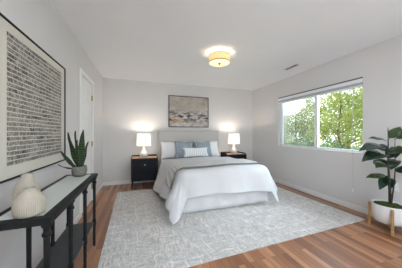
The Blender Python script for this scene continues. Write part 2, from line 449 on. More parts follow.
# unseen patio door, added behind the viewer to let in fill light
w2 = struct(empty('added_window_2', ((PX0 + PX1) / 2, YF, 0)), 'wide patio door added behind the viewer for fill light')
def W2(b, name, mat):
    o = b.build(name, mat, w2); o.location = -Vector(w2.location); return o
b = MB()
for (x0, x1, z0, z1) in ((PX0, PX1, PZ1 - 0.06, PZ1), (PX0, PX1, 0, 0.05), (PX0, PX0 + 0.06, 0.05, PZ1 - 0.06), (PX1 - 0.06, PX1, 0.05, PZ1 - 0.06), (1.27, 1.33, 0.05, PZ1 - 0.06)):
    b.box(x0, x1, YF - 0.09, YF - 0.04, z0, z1, 0.004)
W2(b, 'window_frame', M_vinyl)
W2(MB().box(PX0 + 0.06, 1.27, YF - 0.068, YF - 0.062, 0.05, PZ1 - 0.06), 'pane', M_pane)
W2(MB().box(1.33, PX1 - 0.06, YF - 0.068, YF - 0.062, 0.05, PZ1 - 0.06), 'pane', M_pane)

# door in the left wall
dr = struct(empty('door_1', (XL, (DY0 + DY1) / 2, 0)), 'white panelled door with brass hinges')
def D(b, name, mat, parent=None, **k):
    o = b.build(name, mat, dr if parent is None else parent, **k)
    if parent is None: o.location = -Vector(dr.location)
    return o
b = MB().box(XL - 0.05, XL - 0.008, DY0 + 0.004, DY1 - 0.004, 0.008, DZ - 0.004, 0.002)
pw0, pw1 = DY0 + 0.09, DY1 - 0.09
pmid = (DY0 + DY1) / 2
for (z0, z1) in ((0.22, 0.80), (0.98, 1.56), (1.66, 1.90)):
    for (y0, y1) in ((pw0, pmid - 0.035), (pmid + 0.035, pw1)):
        b.box(XL - 0.012, XL - 0.002, y0, y1, z0, z1, 0.006)
D(b, 'door_leaf', M_trim)
cw = 0.062
b = MB().box(XL, XL + 0.018, DY0 - cw, DY0, 0, DZ + cw, 0.004).box(XL, XL + 0.018, DY1, DY1 + cw, 0, DZ + cw, 0.004).box(XL, XL + 0.018, DY0, DY1, DZ, DZ + cw, 0.004)
D(b, 'door_casing', M_trim)
for hz in (0.25, 1.0, 1.80):
    D(MB().box(XL - 0.010, XL + 0.002, DY1 - 0.03, DY1 + 0.001, hz - 0.045, hz + 0.045).lathe([(0.006, -0.047), (0.006, 0.047)], 10, c=(XL + 0.005, DY1 - 0.004, hz)), 'hinge', M_brass)
Mk = Matrix.Translation((XL - 0.008, DY0 + 0.065, 0.93)) @ Matrix.Rotation(R(90), 4, 'Y')
D(MB().lathe([(0.028, 0), (0.028, 0.006), (0.011, 0.010), (0.011, 0.032), (0.022, 0.040), (0.027, 0.052), (0.024, 0.064), (0.010, 0.070)], 20, M=Mk), 'door_knob', M_metal, smooth=True)

# ------------------------------------------------------------------ ceiling fittings
cl = tag(empty('ceiling_light', (1.178, 2.59, ZC)), 'round flush ceiling light with a cream drum shade', 'ceiling light')
M_drum = glow('cream_drum_fabric', (0.80, 0.64, 0.36), (1.0, 0.66, 0.30), 0.26)
M_diff = glow('warm_diffuser', (0.85, 0.8, 0.65), (1.0, 0.84, 0.54), 0.36)
MB().lathe([(0.07, 0), (0.07, -0.022), (0.02, -0.03)], 28, cap0=True).build('ceiling_plate', M_metal, cl, True)
MB().lathe([(0.160, -0.045), (0.163, -0.045), (0.163, -0.165), (0.160, -0.165), (0.160, -0.045)], 48, cap0=False, cap1=False).build('drum_shade', M_drum, cl, True)
MB().lathe([(0.1635, -0.150), (0.166, -0.150), (0.166, -0.160), (0.1635, -0.160), (0.1635, -0.150)], 48, cap0=False, cap1=False).lathe([(0.1635, -0.043), (0.166, -0.043), (0.166, -0.05), (0.1635, -0.05), (0.1635, -0.043)], 48, cap0=False, cap1=False).build('trim_ring', M_brass, cl, True)
MB().lathe([(0.0, -0.166), (0.08, -0.166), (0.159, -0.160), (0.159, -0.155), (0.0, -0.160)], 48, cap0=False, cap1=False).build('diffuser', M_diff, cl, True)
MB().lathe([(0.002, -0.164), (0.018, -0.168), (0.018, -0.174), (0.009, -0.180), (0.008, -0.188), (0.002, -0.192)], 18).build('finial', M_bronze, cl, True)
for k in range(3):
    a = R(40 + 120 * k)
    MB().tube([(0.02 * math.cos(a), 0.02 * math.sin(a), -0.028), (0.161 * math.cos(a), 0.161 * math.sin(a), -0.05)], 0.004, 6).build('support_arm', M_metal, cl)
for k in range(2):
    light('ceiling_bulb', 'POINT', (1.178 + (k - 0.5) * 0.13, 2.59, ZC - 0.085), (0, 0, 0), 0.45, (1.0, 0.95, 0.88), 0.03)

vt = tag(empty('ceiling_vent', (2.725, 2.72, ZC)), 'small slotted air vent in the ceiling near the window', 'vent')
b = MB().box(-0.055, 0.055, -0.165, -0.145, -0.008, 0, 0.002).box(-0.055, 0.055, 0.145, 0.165, -0.008, 0, 0.002).box(-0.055, -0.04, -0.145, 0.145, -0.008, 0, 0.002).box(0.04, 0.055, -0.145, 0.145, -0.008, 0, 0.002)
b.build('frame', M_trim, vt)
MB().box(-0.04, 0.04, -0.145, 0.145, -0.0015, 0.0).build('duct_shade_sheet', M_duct_shade, vt)  # flat dark sheet paints the shade inside the duct
for k in range(9):
    y = -0.13 + k * 0.0325
    MB().box(-0.04, 0.04, -0.007, 0.007, -0.0008, 0.0008, M=Matrix.Translation((0, y, -0.006)) @ Matrix.Rotation(R(38), 4, 'X')).build('louver', M_trim, vt)

# ------------------------------------------------------------------ wall fittings on the right wall
bl = tag(empty('window_blind', (XR, (WY0 + WY1) / 2, WZ1)), 'white fabric blind raised to the top of the window', 'blind')
def BLD(b, name, mat, **k):
    o = b.build(name, mat, bl, **k); o.location = -Vector(bl.location); return o
BLD(MB().box(XR - 0.004, XR + 0.045, WY0 + 0.004, WY1 - 0.004, WZ1 - 0.022, WZ1 - 0.001, 0.002), 'dark_top_strip', M_strip)  # thin dark grey strip along the top of the blind
b = MB()
for k in range(5):
    z1 = WZ1 - 0.022 - k * 0.019
    b.box(XR + 0.0, XR + 0.046, WY0 + 0.008, WY1 - 0.008, z1 - 0.0185, z1, 0.005)
BLD(b, 'fabric_stack', M_blind)
BLD(MB().box(XR - 0.005, XR - 0.001, WY0 + 0.002, WY1 - 0.002, WZ1 - 0.078, WZ1 - 0.022, 0.001), 'valance', M_vinyl)
BLD(MB().box(XR + 0.0, XR + 0.044, WY0 + 0.008, WY1 - 0.008, WZ1 - 0.143, WZ1 - 0.119, 0.003), 'bottom_rail', M_vinyl)
BLD(MB().tube([(XR + 0.01, 1.93, WZ1 - 0.02), (XR - 0.006, 1.925, WZ1 - 0.15), (XR - 0.016, 1.92, WZ0 - 0.02), (XR - 0.012, 1.92, 0.32)], 0.003, 6), 'pull_cord', M_blind)
BLD(MB().lathe([(0.003, 0.02), (0.007, 0.0), (0.008, -0.03), (0.003, -0.035)], 10, c=(XR - 0.012, 1.92, 0.31)), 'cord_tassel', M_vinyl)
ol = tag(empty('wall_outlet', (XR, 1.43, 0.49)), 'white outlet on the right wall behind the rubber plant', 'outlet')
MB().box(-0.006, 0, -0.036, 0.036, -0.058, 0.058, 0.003).build('cover_plate', M_trim, ol)
for s in (-1, 1):
    MB().box(-0.009, -0.005, -0.017, 0.017, s * 0.026 - 0.015, s * 0.026 + 0.015, 0.003).box(-0.0094, -0.008, -0.008, -0.005, s * 0.026 - 0.006, s * 0.026 + 0.006).box(-0.0094, -0.008, 0.005, 0.008, s * 0.026 - 0.006, s * 0.026 + 0.006).build('socket', M_vinyl, ol)

# ------------------------------------------------------------------ pictures
AY0, AY1, AZ0, AZ1 = 1.335, 2.334, 0.897, 1.883
ar = tag(empty('framed_print', (XL, (AY0 + AY1) / 2, (AZ0 + AZ1) / 2)), 'large square framed print of black broken rows on cream', 'picture')
hy, hz = (AY1 - AY0) / 2, (AZ1 - AZ0) / 2
fb = 0.011
MB().box(0, 0.034, -hy, hy, hz - fb, hz, 0.001).box(0, 0.034, -hy, hy, -hz, -hz + fb, 0.001).box(0, 0.034, -hy, -hy + fb, -hz + fb, hz - fb, 0.001).box(0, 0.034, hy - fb, hy, -hz + fb, hz - fb, 0.001).build('frame', M_black, ar)
MB().box(0.002, 0.024, -hy + fb, hy - fb, -hz + fb, hz - fb).build('mat_board', M_mat, ar)
MB().box(0.024, 0.0255, -0.405, 0.405, -0.409, 0.421).build('print', M_print, ar)

pt = tag(empty('framed_painting', (1.222, YB, 1.737)), 'abstract beige and grey canvas in thin dark frame above the bed', 'picture')
pw, ph = 0.53, 0.398
MB().box(-pw, pw, -0.045, 0, ph - 0.014, ph, 0.001).box(-pw, pw, -0.045, 0, -ph, -ph + 0.014, 0.001).box(-pw, -pw + 0.014, -0.045, 0, -ph + 0.014, ph - 0.014, 0.001).box(pw - 0.014, pw, -0.045, 0, -ph + 0.014, ph - 0.014, 0.001).build('frame', M_black, pt)
MB().box(-pw + 0.014, pw - 0.014, -0.034, -0.002, -ph + 0.014, ph - 0.014).build('canvas', M_canvas, pt)

# ------------------------------------------------------------------ rug
rg = MB()
rw, rl = 1.635, 1.215
def rugz(x, y): return 0.011 + 0.001 * noise.noise((x * 3, y * 3, 0))
rg.box(-rw, rw, -rl, rl, 0.001, 0.012, 0.004)
rug = tag(rg.build('area_rug', M_rug), 'large pale grey distressed rug under the bed', 'rug')
rug.location = (1.255, 2.80, 0); rug.rotation_euler = (0, 0, R(1.8))

# ------------------------------------------------------------------ bed
HEADY, FOOTY = 4.48, 2.595
def bx(y): return 1.235 + 0.09 * (HEADY - y) / (HEADY - FOOTY)
bed = tag(empty('bed', (1.235, 4.55, 0)), 'double bed with grey upholstered headboard and white bed skirt', 'bed')
def B(b, name, mat, **k):
    o = b.build(name, mat, bed, **k); o.location = -Vector(bed.location); return o
def shear(b):
    for v in b.bm.verts: v.co.x += bx(v.co.y) - 1.235
    return b
B(MB().box(0.425, 2.025, 4.50, 4.585, 0.10, 1.245, 0.02, seg=3), 'headboard', M_headboard)
for x in (0.47, 1.98): B(MB().box(x - 0.03, x + 0.03, 4.51, 4.575, 0, 0.12), 'headboard_leg', M_black)
B(shear(MB().box(0.495, 1.975, FOOTY + 0.03, HEADY, 0.16, 0.36, 0.02)), 'box_base', M_skirt)
B(shear(MB().box(0.485, 1.985, FOOTY + 0.02, HEADY, 0.362, 0.575, 0.05, seg=3)), 'mattress', M_white_cloth)
for (x, y) in ((0.56, 2.75), (1.91, 2.75), (0.56, 4.35), (1.91, 4.35)):
    B(shear(MB().lathe([(0.022, 0.013), (0.03, 0.16)], 14, c=(x, y, 0))), 'leg', M_black)
sk = MB()
pathp = [(0.478, HEADY), (0.478, FOOTY), (1.992, FOOTY), (1.992, HEADY)]
L1 = HEADY - FOOTY; L2 = 1.514; LT = 2 * L1 + L2
def skirt(u, v):
    s = u * LT
    if s < L1: x, y, nx, ny = 0.478, HEADY - s, -1, 0
    elif s < L1 + L2: x, y, nx, ny = 0.478 + (s - L1), FOOTY, 0, -1
    else: x, y, nx, ny = 1.992, FOOTY + (s - L1 - L2), 1, 0
    d = 0.004 + (1 - v) * (0.008 + 0.007 * math.sin(s * 23) + 0.006 * noise.noise((s * 4, 1, 0)))
    return Vector((x + nx * d, y + ny * d, 0.018 + v * 0.36))
sk.grid(skirt, 240, 6); shear(sk)
o = B(sk, 'bed_skirt', M_skirt, smooth=True); mod_solid(o, 0.004, 0)

TOPZ = 0.612
def cloth(s, t, hw=0.685, yf=2.685, Rr=0.125, lift=0.0, headroll=True):
    """s across (m from the centre line), t towards the foot (m, world y measured from the top)"""
    y = t
    ox = max(0.0, abs(s) - hw) * (1 if s > 0 else -1)
    oy = max(0.0, yf - y)
    L = math.hypot(ox, oy)
    px = max(-hw, min(hw, s)); py = max(yf, y)
    n1 = noise.noise((s * 2.1, y * 2.1, 3.1)); n2 = noise.noise((s * 6.0, y * 6.0, 8.2))
    z = TOPZ + lift + 0.012 * n1 + 0.005 * n2 + 0.016 * math.cos(min(1, abs(s) / hw) * math.pi / 2)
    if L > 1e-6:
        dx, dy = ox / L, -oy / L
        dg = abs(2 * dx * dy)
        a = 1.27 - 0.16 * dg - (0.05 if dx < -0.5 else 0) + 0.17 * max(0.0, dx)
        RR = Rr + lift
        La = RR * a
        if L < La: o_, d_ = RR * math.sin(L / RR), RR * (1 - math.cos(L / RR))
        else: o_, d_ = RR * math.sin(a) + (L - La) * math.cos(a), RR * (1 - math.cos(a)) + (L - La) * math.sin(a)
        hang = min(1, max(0, L - 0.10) / 0.35)
        along = y * 1.0 if abs(dx) > abs(dy) else s
        o_ += hang * (0.022 * math.sin(along * 10.5 + 1.0) + 0.026 * noise.noise((along * 4, 0.3, 7)))
        z = z - d_
        zmin = 0.024 + lift
        if z < zmin:
            o_ += (zmin - z) * 0.35; z = zmin + 0.02 * abs(noise.noise((s * 9, y * 9, 1)))
        px += dx * o_; py += dy * o_
    return Vector((bx(min(HEADY, max(2.2, py))) + px, py, z))
YH = 4.03
def duv(u, v):
    sl, sr = 0.685 + 0.70 - 0.26 * v, 0.685 + 0.46 - 0.10 * v
    s = -sl + u * (sl + sr)
    yend = 2.685 - 0.44 - 0.02 * math.sin(s * 4) - 0.20 * math.exp(-((s + 1.12) / 0.26) ** 2) - 0.16 * math.exp(-((s - 1.04) / 0.24) ** 2)
    y = YH + (yend - YH) * v
    y -= 0.03 * noise.noise((s * 1.6, 0, 5)) * (1 - v)
    p = cloth(s, y)
    if v < 0.10:
        k = (0.10 - v) / 0.10
        p.z -= 0.05 * k * k * (1 if abs(s) < 0.75 else 0.3)
    return p
o = MB().grid(duv, 84, 76).build('duvet', M_duvet, None, True)
mod_solid(o, 0.022, 1.0); mod_sub(o, 1)
tag(o, 'puffy white duvet draped over the bed with corners near the rug', 'duvet')

th = tag(empty('throw_blanket', (1.3, 2.85, 0.66)), 'grey woven throw laid across the white duvet', 'throw')
def throw_at(u, v, lift):
    s = -1.085 + u * 2.07
    f = 2.585 + 0.055 * (s + 0.7); bk = 2.93 + 0.16 * (s + 0.7)
    y = f + (bk - f) * v + 0.012 * math.sin(s * 6 + v * 2)
    q = cloth(s, max(y, 2.70) if False else y + 0.10, lift=lift)
    return q
o = MB().grid(lambda u, v: throw_at(u, v, 0.042), 90, 14).build('woven_cloth', M_throw, th, True); o.location = -Vector(th.location)
mod_solid(o, 0.010, 1.0)
def edge(v, name, mat=M_throw_edge):
    b = MB(); b.tube([throw_at(k / 60, v, 0.047) for k in range(61)], 0.0065, 6)
    e = b.build(name, mat, th, True); e.location = -Vector(th.location)
edge(0.0, 'bound_edge'); edge(1.0, 'bound_edge', M_throw)

def pillow(name, wd, ht, th_, loc, tilt, rz, mat, label, cat, group=None, roll=0, flange=0.0, mat2=None):
    b = MB()
    N = 18
    def pf(sgn):
        def f(u, v):
            a, c = 2 * u - 1, 2 * v - 1
            e = max(0.0, (1 - abs(a) ** 3.2)) ** 0.55 * max(0.0, (1 - abs(c) ** 3.2)) ** 0.55
            pinch = 1 - 0.055 * (1 - (1 - abs(a)) ** 2) * (1 - c * c) * 0 
            x = a * wd / 2 * (1 - 0.10 * (1 - c * c) * abs(a) ** 3)
            z = c * ht / 2 * (1 - 0.11 * (1 - a * a) * abs(c) ** 3)
            wob = 0.006 * noise.noise((a * 2.2 + loc[0] * 7, c * 2.2, sgn * 2.0))
            return Vector((x, sgn * (e * th_ / 2 + wob * e), z))
        return f
    b.grid(pf(1), N, N).grid(pf(-1), N, N)
    bmesh.ops.remove_doubles(b.bm, verts=b.bm.verts, dist=0.0005)
    o = b.build(name, mat, None, True)
    o.matrix_world = Matrix.Translation(loc) @ Matrix.Rotation(R(rz), 4, 'Z') @ Matrix.Rotation(R(-tilt), 4, 'X') @ Matrix.Rotation(R(roll), 4, 'Y')
    mod_sub(o, 1)
    return tag(o, label, cat, group)
g = 'pillows and cushions on the bed'
pillow('pillow', 0.68, 0.44, 0.15, (0.79, 4.36, 0.785), 22, 0, M_white_cloth, 'plump white pillow by the left lamp, leaning on the headboard', 'pillow', g)
pillow('pillow', 0.68, 0.44, 0.15, (1.635, 4.36, 0.785), 22, 0, M_white_cloth, 'white pillow leaning on the headboard on the window side', 'pillow', g)
pillow('cushion', 0.465, 0.44, 0.14, (1.0, 4.20, 0.795), 24, 3, M_cushion, 'slate blue cushion in front of the pillow nearer the door', 'cushion', g, 2)
pillow('cushion', 0.46, 0.43, 0.14, (1.468, 4.20, 0.79), 24, -3, M_cushion, 'slate blue cushion on the window side of the bed', 'cushion', g, -2)
pillow('lumbar_cushion', 0.64, 0.24, 0.11, (1.24, 4.04, 0.742), 26, 0, M_lumbar, 'small oblong white cushion propped against two blue cushions', 'cushion', g)

# ------------------------------------------------------------------ nightstands and lamps
def make_nightstand():
    r = empty('nightstand')
    hw, d = 0.275, 0.40
    z0, z1 = 0.165, 0.645
    b = MB().box(-hw, -hw + 0.02, -d / 2, d / 2, z0, z1, 0.002).box(hw - 0.02, hw, -d / 2, d / 2, z0, z1, 0.002).box(-hw + 0.02, hw - 0.02, -d / 2, d / 2, z0, z0 + 0.02, 0.002).box(-hw + 0.02, hw - 0.02, -d / 2, d / 2, z1 - 0.02, z1, 0.002).box(-hw + 0.02, hw - 0.02, d / 2 - 0.012, d / 2, z0 + 0.02, z1 - 0.02)
    b.build('cabinet_body', M_navy, r)
    MB().box(-hw + 0.012, hw - 0.012, -d / 2 + 0.004, d / 2 - 0.012, z1 + 0.0, z1 + 0.006).build('top_panel', M_tray, r)
    MB().box(-hw, hw, d / 2 - 0.012, d / 2, z1, z1 + 0.036, 0.002).box(-hw, -hw + 0.012, -d / 2 + 0.05, d / 2 - 0.012, z1, z1 + 0.030, 0.002).box(hw - 0.012, hw, -d / 2 + 0.05, d / 2 - 0.012, z1, z1 + 0.030, 0.002).build('tray_rim', M_navy, r)
    zz = ((z0 + 0.024, z0 + 0.228), (z0 + 0.236, z1 - 0.024))
    for k, (a, c) in enumerate(zz):
        dw = MB().box(-hw + 0.024, hw - 0.024, -d / 2 - 0.006, -d / 2 + 0.014, a, c, 0.003).build('drawer', M_navy, r)
        zc = (a + c) / 2
        Mk = Matrix.Translation((0, -d / 2 - 0.006, zc)) @ Matrix.Rotation(R(90), 4, 'X')
        MB().lathe([(0.006, 0), (0.006, 0.012), (0.013, 0.018), (0.013, 0.024), (0.004, 0.027)], 14, M=Mk).build('knob', M_metal if k else M_navy, dw, True)
    for sx in (-1, 1):
        for sy in (-1, 1):
            MB().tube([(sx * (hw - 0.012), sy * (d / 2 - 0.03), 0.0), (sx * (hw - 0.035), sy * (d / 2 - 0.05), z0 + 0.005)], [0.011, 0.018], 12).build('leg', M_navy, r)
    return r
ns = make_nightstand(); ns.location = (0.108, 4.275, 0)
tag(ns, 'dark navy two-drawer nightstand standing on the door side of the bed', 'nightstand', 'nightstands beside the bed')
n2 = copy_tree(ns); n2.location = (2.345, 4.275, 0)
tag(n2, 'dark navy nightstand half hidden behind the bed near the window', 'nightstand', 'nightstands beside the bed')

M_shade = glow('lit_white_shade', (0.85, 0.83, 0.80), (1.0, 0.93, 0.84), 0.33)
def make_lamp():
    r = empty('table_lamp')
    MB().lathe([(0.070, 0.0), (0.082, 0.004), (0.086, 0.03), (0.084, 0.062)], 32).build('base_band', M_ceramic_band, r, True)
    MB().lathe([(0.084, 0.062), (0.079, 0.085), (0.062, 0.115), (0.044, 0.15), (0.031, 0.19), (0.025, 0.225), (0.027, 0.235)], 32).build('ceramic_body', M_ceramic, r, True)
    MB().lathe([(0.009, 0.235), (0.009, 0.30), (0.016, 0.305), (0.016, 0.34)], 14).build('stem', M_metal, r, True)
    MB().lathe([(0.158, 0.255), (0.143, 0.525), (0.140, 0.525), (0.155, 0.255), (0.158, 0.255)], 44, cap0=False, cap1=False).build('lamp_shade', M_shade, r, True)
    for k in range(3):
        a = R(30 + 120 * k)
        MB().tube([(0.012 * math.cos(a), 0.012 * math.sin(a), 0.305), (0.1535 * math.cos(a), 0.1535 * math.sin(a), 0.30)], 0.002, 5).build('shade_support', M_metal, r)
    MB().lathe([(0.006, 0.34), (0.022, 0.365), (0.03, 0.39), (0.022, 0.415), (0.004, 0.425)], 16).build('bulb', glow('lit_bulb', (0.9, 0.9, 0.9), (1, 0.85, 0.65), 4.0), r, True)
    return r
ZT = 0.6515
l1 = make_lamp(); l1.location = (0.090, 4.27, ZT)
tag(l1, 'white ceramic lamp lit on the nightstand nearer the door', 'lamp', 'lit bedside lamps')
l2 = copy_tree(l1); l2.location = (2.355, 4.27, ZT)
tag(l2, 'white ceramic lamp lit on the nightstand nearer the window', 'lamp', 'lit bedside lamps')
for x in (0.090, 2.355):
    light('lamp_light', 'POINT', (x + 0.0, 4.27, ZT + 0.475), (0, 0, 0), 3.5, (1.0, 0.88, 0.74), 0.035)

# ------------------------------------------------------------------ console table on the left
CX0, CX1, CY0, CY1, CZ = -0.715, -0.425, 1.115, 2.215, 0.76
ct = tag(empty('console_table', ((CX0 + CX1) / 2, (CY0 + CY1) / 2, 0)), 'long black console table with glass top under the large print', 'console table')
def CT(b, name, mat, **k):
    o = b.build(name, mat, ct, **k); o.location = -Vector(ct.location); return o
rw_ = 0.05
b = MB().box(CX0, CX1, CY0, CY0 + rw_, CZ - 0.034, CZ, 0.003).box(CX0, CX1, CY1 - rw_, CY1, CZ - 0.034, CZ, 0.003).box(CX0, CX0 + rw_ * 0.7, CY0 + rw_, CY1 - rw_, CZ - 0.034, CZ, 0.003).box(CX1 - rw_, CX1, CY0 + rw_, CY1 - rw_, CZ - 0.034, CZ, 0.003)
CT(b, 'top_frame', M_black)
CT(MB().box(CX0 + rw_ * 0.7 - 0.004, CX1 - rw_ + 0.004, CY0 + rw_ - 0.004, CY1 - rw_ + 0.004, CZ - 0.007, CZ - 0.001), 'glass_top', M_tabletop)
CT(MB().box(CX0 + 0.03, CX1 - 0.03, CY0 + 0.03, CY1 - 0.03, 0.235, 0.255, 0.003), 'lower_shelf', M_shelfgrey)
for x in (CX0 + 0.028, CX1 - 0.028):
    for k in range(4):
        y = CY0 + 0.03 + k * (CY1 - CY0 - 0.06) / 3
        p = [(0.010, 0.0), (0.013, 0.02), (0.013, 0.21), (0.018, 0.215), (0.018, 0.275), (0.013, 0.28), (0.0145, 0.655), (0.021, 0.662), (0.021, 0.674), (0.015, 0.681), (0.016, 0.70), (0.024, 0.712), (0.024, 0.727)]
        CT(MB().lathe(p, 14, c=(x, y, 0)), 'leg', M_black, smooth=False)

v1 = tag(empty('vase', (-0.548, 1.20, CZ)), 'squat ribbed cream vase at the front end of the console table', 'vase', 'cream vases on the console table')
pr = [(0.054, 0.0), (0.063, 0.004), (0.070, 0.020), (0.073, 0.045), (0.072, 0.068), (0.062, 0.088), (0.047, 0.108), (0.033, 0.122), (0.027, 0.134), (0.026, 0.142), (0.022, 0.142), (0.022, 0.120)]
MB().lathe(pr, 240, ribs=48, rib_amp=0.010).build('body', M_vase, v1, True)
v1.scale = (0.93, 0.93, 1)
MB().lathe([(0.0215, 0.1215), (0.002, 0.1215)], 24).build('opening', M_vase_shade, v1)  # dark disc paints the shade inside the vase neck
v2 = tag(empty('vase', (-0.628, 1.345, CZ)), 'taller cream vase with round neck tucked behind the squat ribbed one', 'vase', 'cream vases on the console table')
pr = [(0.045, 0.0), (0.054, 0.008), (0.064, 0.05), (0.067, 0.088), (0.062, 0.120), (0.046, 0.148), (0.034, 0.164), (0.030, 0.188), (0.031, 0.196), (0.027, 0.196), (0.026, 0.170)]
MB().lathe(pr, 200, ribs=40, rib_amp=0.008).build('body', M_vase, v2, True)
v2.scale = (0.90, 0.90, 0.97)
MB().lathe([(0.0255, 0.1715), (0.002, 0.1715)], 24).build('opening', M_vase_shade, v2)  # disc coloured dark to stand for the shaded hollow of this vase

# leaves -------------------------------------------------------------
def leaf_mesh(base, tip, width, bend=0.12, up=Vector((0, 0, 1)), n=12, shape='oval', fold=0.15, side=None):
    base, tip = Vector(base), Vector(tip)
    d = tip - base; L = d.length; t = d.normalized()
    sd = t.cross(up) if side is None else Vector(side) - t * Vector(side).dot(t)
    if sd.length < 1e-4: sd = Vector((1, 0, 0))
    sd.normalize(); nr = sd.cross(t).normalized()
    def f(u, v):
        if shape == 'oval': wv = math.sin(math.pi * min(1, u ** 0.85)) ** 0.75 * (1 - 0.18 * u)
        else: wv = (0.72 + 0.6 * u - 0.05) * (1 - u ** 3.2) if u < 1 else 0
        wv = max(wv, 0.02)
        c = 2 * v - 1
        p = base + t * (L * u) + sd * (c * width / 2 * wv) + nr * (L * bend * math.sin(math.pi * u)) + nr * (fold * abs(c) * width / 2 * wv)
        p += nr * (0.02 * L * math.sin(u * 9 + c) * abs(c))
        return p
    b = MB(); b.grid(f, n, 6); return b

# snake plant on the console
sp_ = tag(empty('potted_snake_plant', (-0.572, 2.125, CZ)), 'small snake plant in round grey pot on far end of the console', 'plant')
MB().lathe([(0.046, 0.0), (0.058, 0.006), (0.066, 0.04), (0.067, 0.07), (0.062, 0.098), (0.055, 0.098), (0.055, 0.085)], 36, cap1=False).build('pot', M_conc, sp_, True)
MB().lathe([(0.055, 0.086), (0.002, 0.090)], 24).build('soil', M_moss, sp_)
def mat_snake():
    m = NT('snake_leaf').set(0.45, 0.4)
    v = m.coord()
    wv = m.n('ShaderNodeTexWave', wave_type='BANDS', bands_direction='Z'); wv.inputs['Scale'].default_value = 14; wv.inputs['Distortion'].default_value = 6; wv.inputs['Detail'].default_value = 3
    m.l(v, wv.inputs['Vector'])
    m.base(m.ramp(wv.outputs['Fac'], [(0.1, (0.014, 0.030, 0.012)), (0.7, (0.045, 0.082, 0.034))])); return m.m
M_snake = mat_snake()
cr = Vector((math.cos(YAW), -math.sin(YAW), 0))   # the leaves fan mostly along this direction
cf = Vector((math.sin(YAW), math.cos(YAW), 0))
for (bo, bf, to, tf, hgt, wd, bend) in ((-0.005, 0.0, -0.128, 0.02, 0.345, 0.046, 0.03), (0.0, 0.02, -0.082, 0.06, 0.36, 0.040, 0.03), (0.018, -0.012, 0.053, -0.02, 0.37, 0.052, 0.02),
                                  (0.028, 0.01, 0.066, 0.04, 0.25, 0.040, 0.03), (-0.022, -0.02, -0.150, -0.05, 0.165, 0.034, 0.05), (-0.02, -0.03, -0.158, -0.07, 0.035, 0.028, 0.12),
                                  (0.005, -0.02, 0.000, -0.03, 0.27, 0.044, 0.02), (0.03, -0.02, 0.060, -0.03, 0.16, 0.030, 0.03)):
    b0 = cr * bo + cf * bf + Vector((0, 0, 0.088)); t0 = cr * to + cf * tf + Vector((0, 0, 0.092 + hgt))
    o = leaf_mesh(b0, t0, wd * 1.35, bend, side=cr + cf * random.uniform(-0.5, 0.5), shape='sword', fold=0.2).build('leaf', M_snake, sp_, True); mod_solid(o, 0.003, 0)

# rubber plant by the right wall
PC = Vector((2.925, 1.385, 0))
DS = 1.035
st = tag(empty('plant_stand', PC), 'four-legged wooden plant stand on the floor by the right wall', 'plant stand')
a0 = R(123)
for k in range(4):
    a = a0 + k * math.pi / 2
    x, y = 0.184 * math.cos(a), 0.184 * math.sin(a)
    MB().box(-0.013, 0.013, -0.013, 0.013, 0.0, 0.30, 0.004, M=Matrix.Translation((x, y, 0)) @ Matrix.Rotation(a, 4, 'Z')).build('leg', M_oak, st)
for k in range(2):
    a = a0 + k * math.pi / 2
    MB().box(-0.175, 0.175, -0.011, 0.011, 0.075 + 0.0 * k, 0.097, 0.002, M=Matrix.Rotation(a, 4, 'Z') @ Matrix.Translation((0, 0, -0.0225 * k))).build('cross_bar', M_oak, st)
pl = tag(empty('potted_rubber_plant', (PC.x, PC.y, 0.0975)), 'dark-leaved rubber plant in a round white planter by the window', 'plant')
PZ = 0.0975
MB().lathe([(0.10, 0.0), (0.140, 0.004), (0.158, 0.03), (0.169, 0.13), (0.170, 0.205), (0.170, 0.218), (0.162, 0.218), (0.159, 0.18)], 48, cap1=False).build('planter', M_pot, pl, True)
mo = MB()
def mossf(u, v):
    r = 0.161 * u; a = v * 2 * math.pi
    return Vector((r * math.cos(a), r * math.sin(a), 0.192 + 0.03 * (1 - u * u) + 0.02 * u * noise.noise((r * 30 * math.cos(a), r * 30 * math.sin(a), 0))))
mo.grid(mossf, 10, 40); mo.build('moss', M_moss, pl, True)
def at(px, py, dep):
    dep *= DS
    u = (px - CX) / F_PX
    return Vector((dep * (math.sin(YAW) + u * math.cos(YAW)), dep * (math.cos(YAW) - u * math.sin(YAW)), CAM_Z - (py - CY) * dep / F_PX))
def loc_(p): return Vector((min(p.x, 3.085), p.y, p.z)) - Vector((PC.x, PC.y, PZ))
stem = [at(390.2, 204, 2.174), at(389.5, 185, 2.174), at(388.6, 170, 2.17), at(388.0, 155, 2.16), at(388.2, 142, 2.15), at(388.0, 131, 2.15)]
MB().tube([loc_(p) for p in stem], [0.017, 0.014, 0.011, 0.008, 0.006, 0.003], 10).build('stem', M_stem, pl, True)
stem2 = [at(391.5, 203, 2.20), at(394, 184, 2.22), at(397, 168, 2.25), at(399, 150, 2.27), at(401, 136, 2.28)]
MB().tube([loc_(p) for p in stem2], [0.009, 0.008, 0.006, 0.005, 0.003], 8).build('stem', M_stem, pl, True)
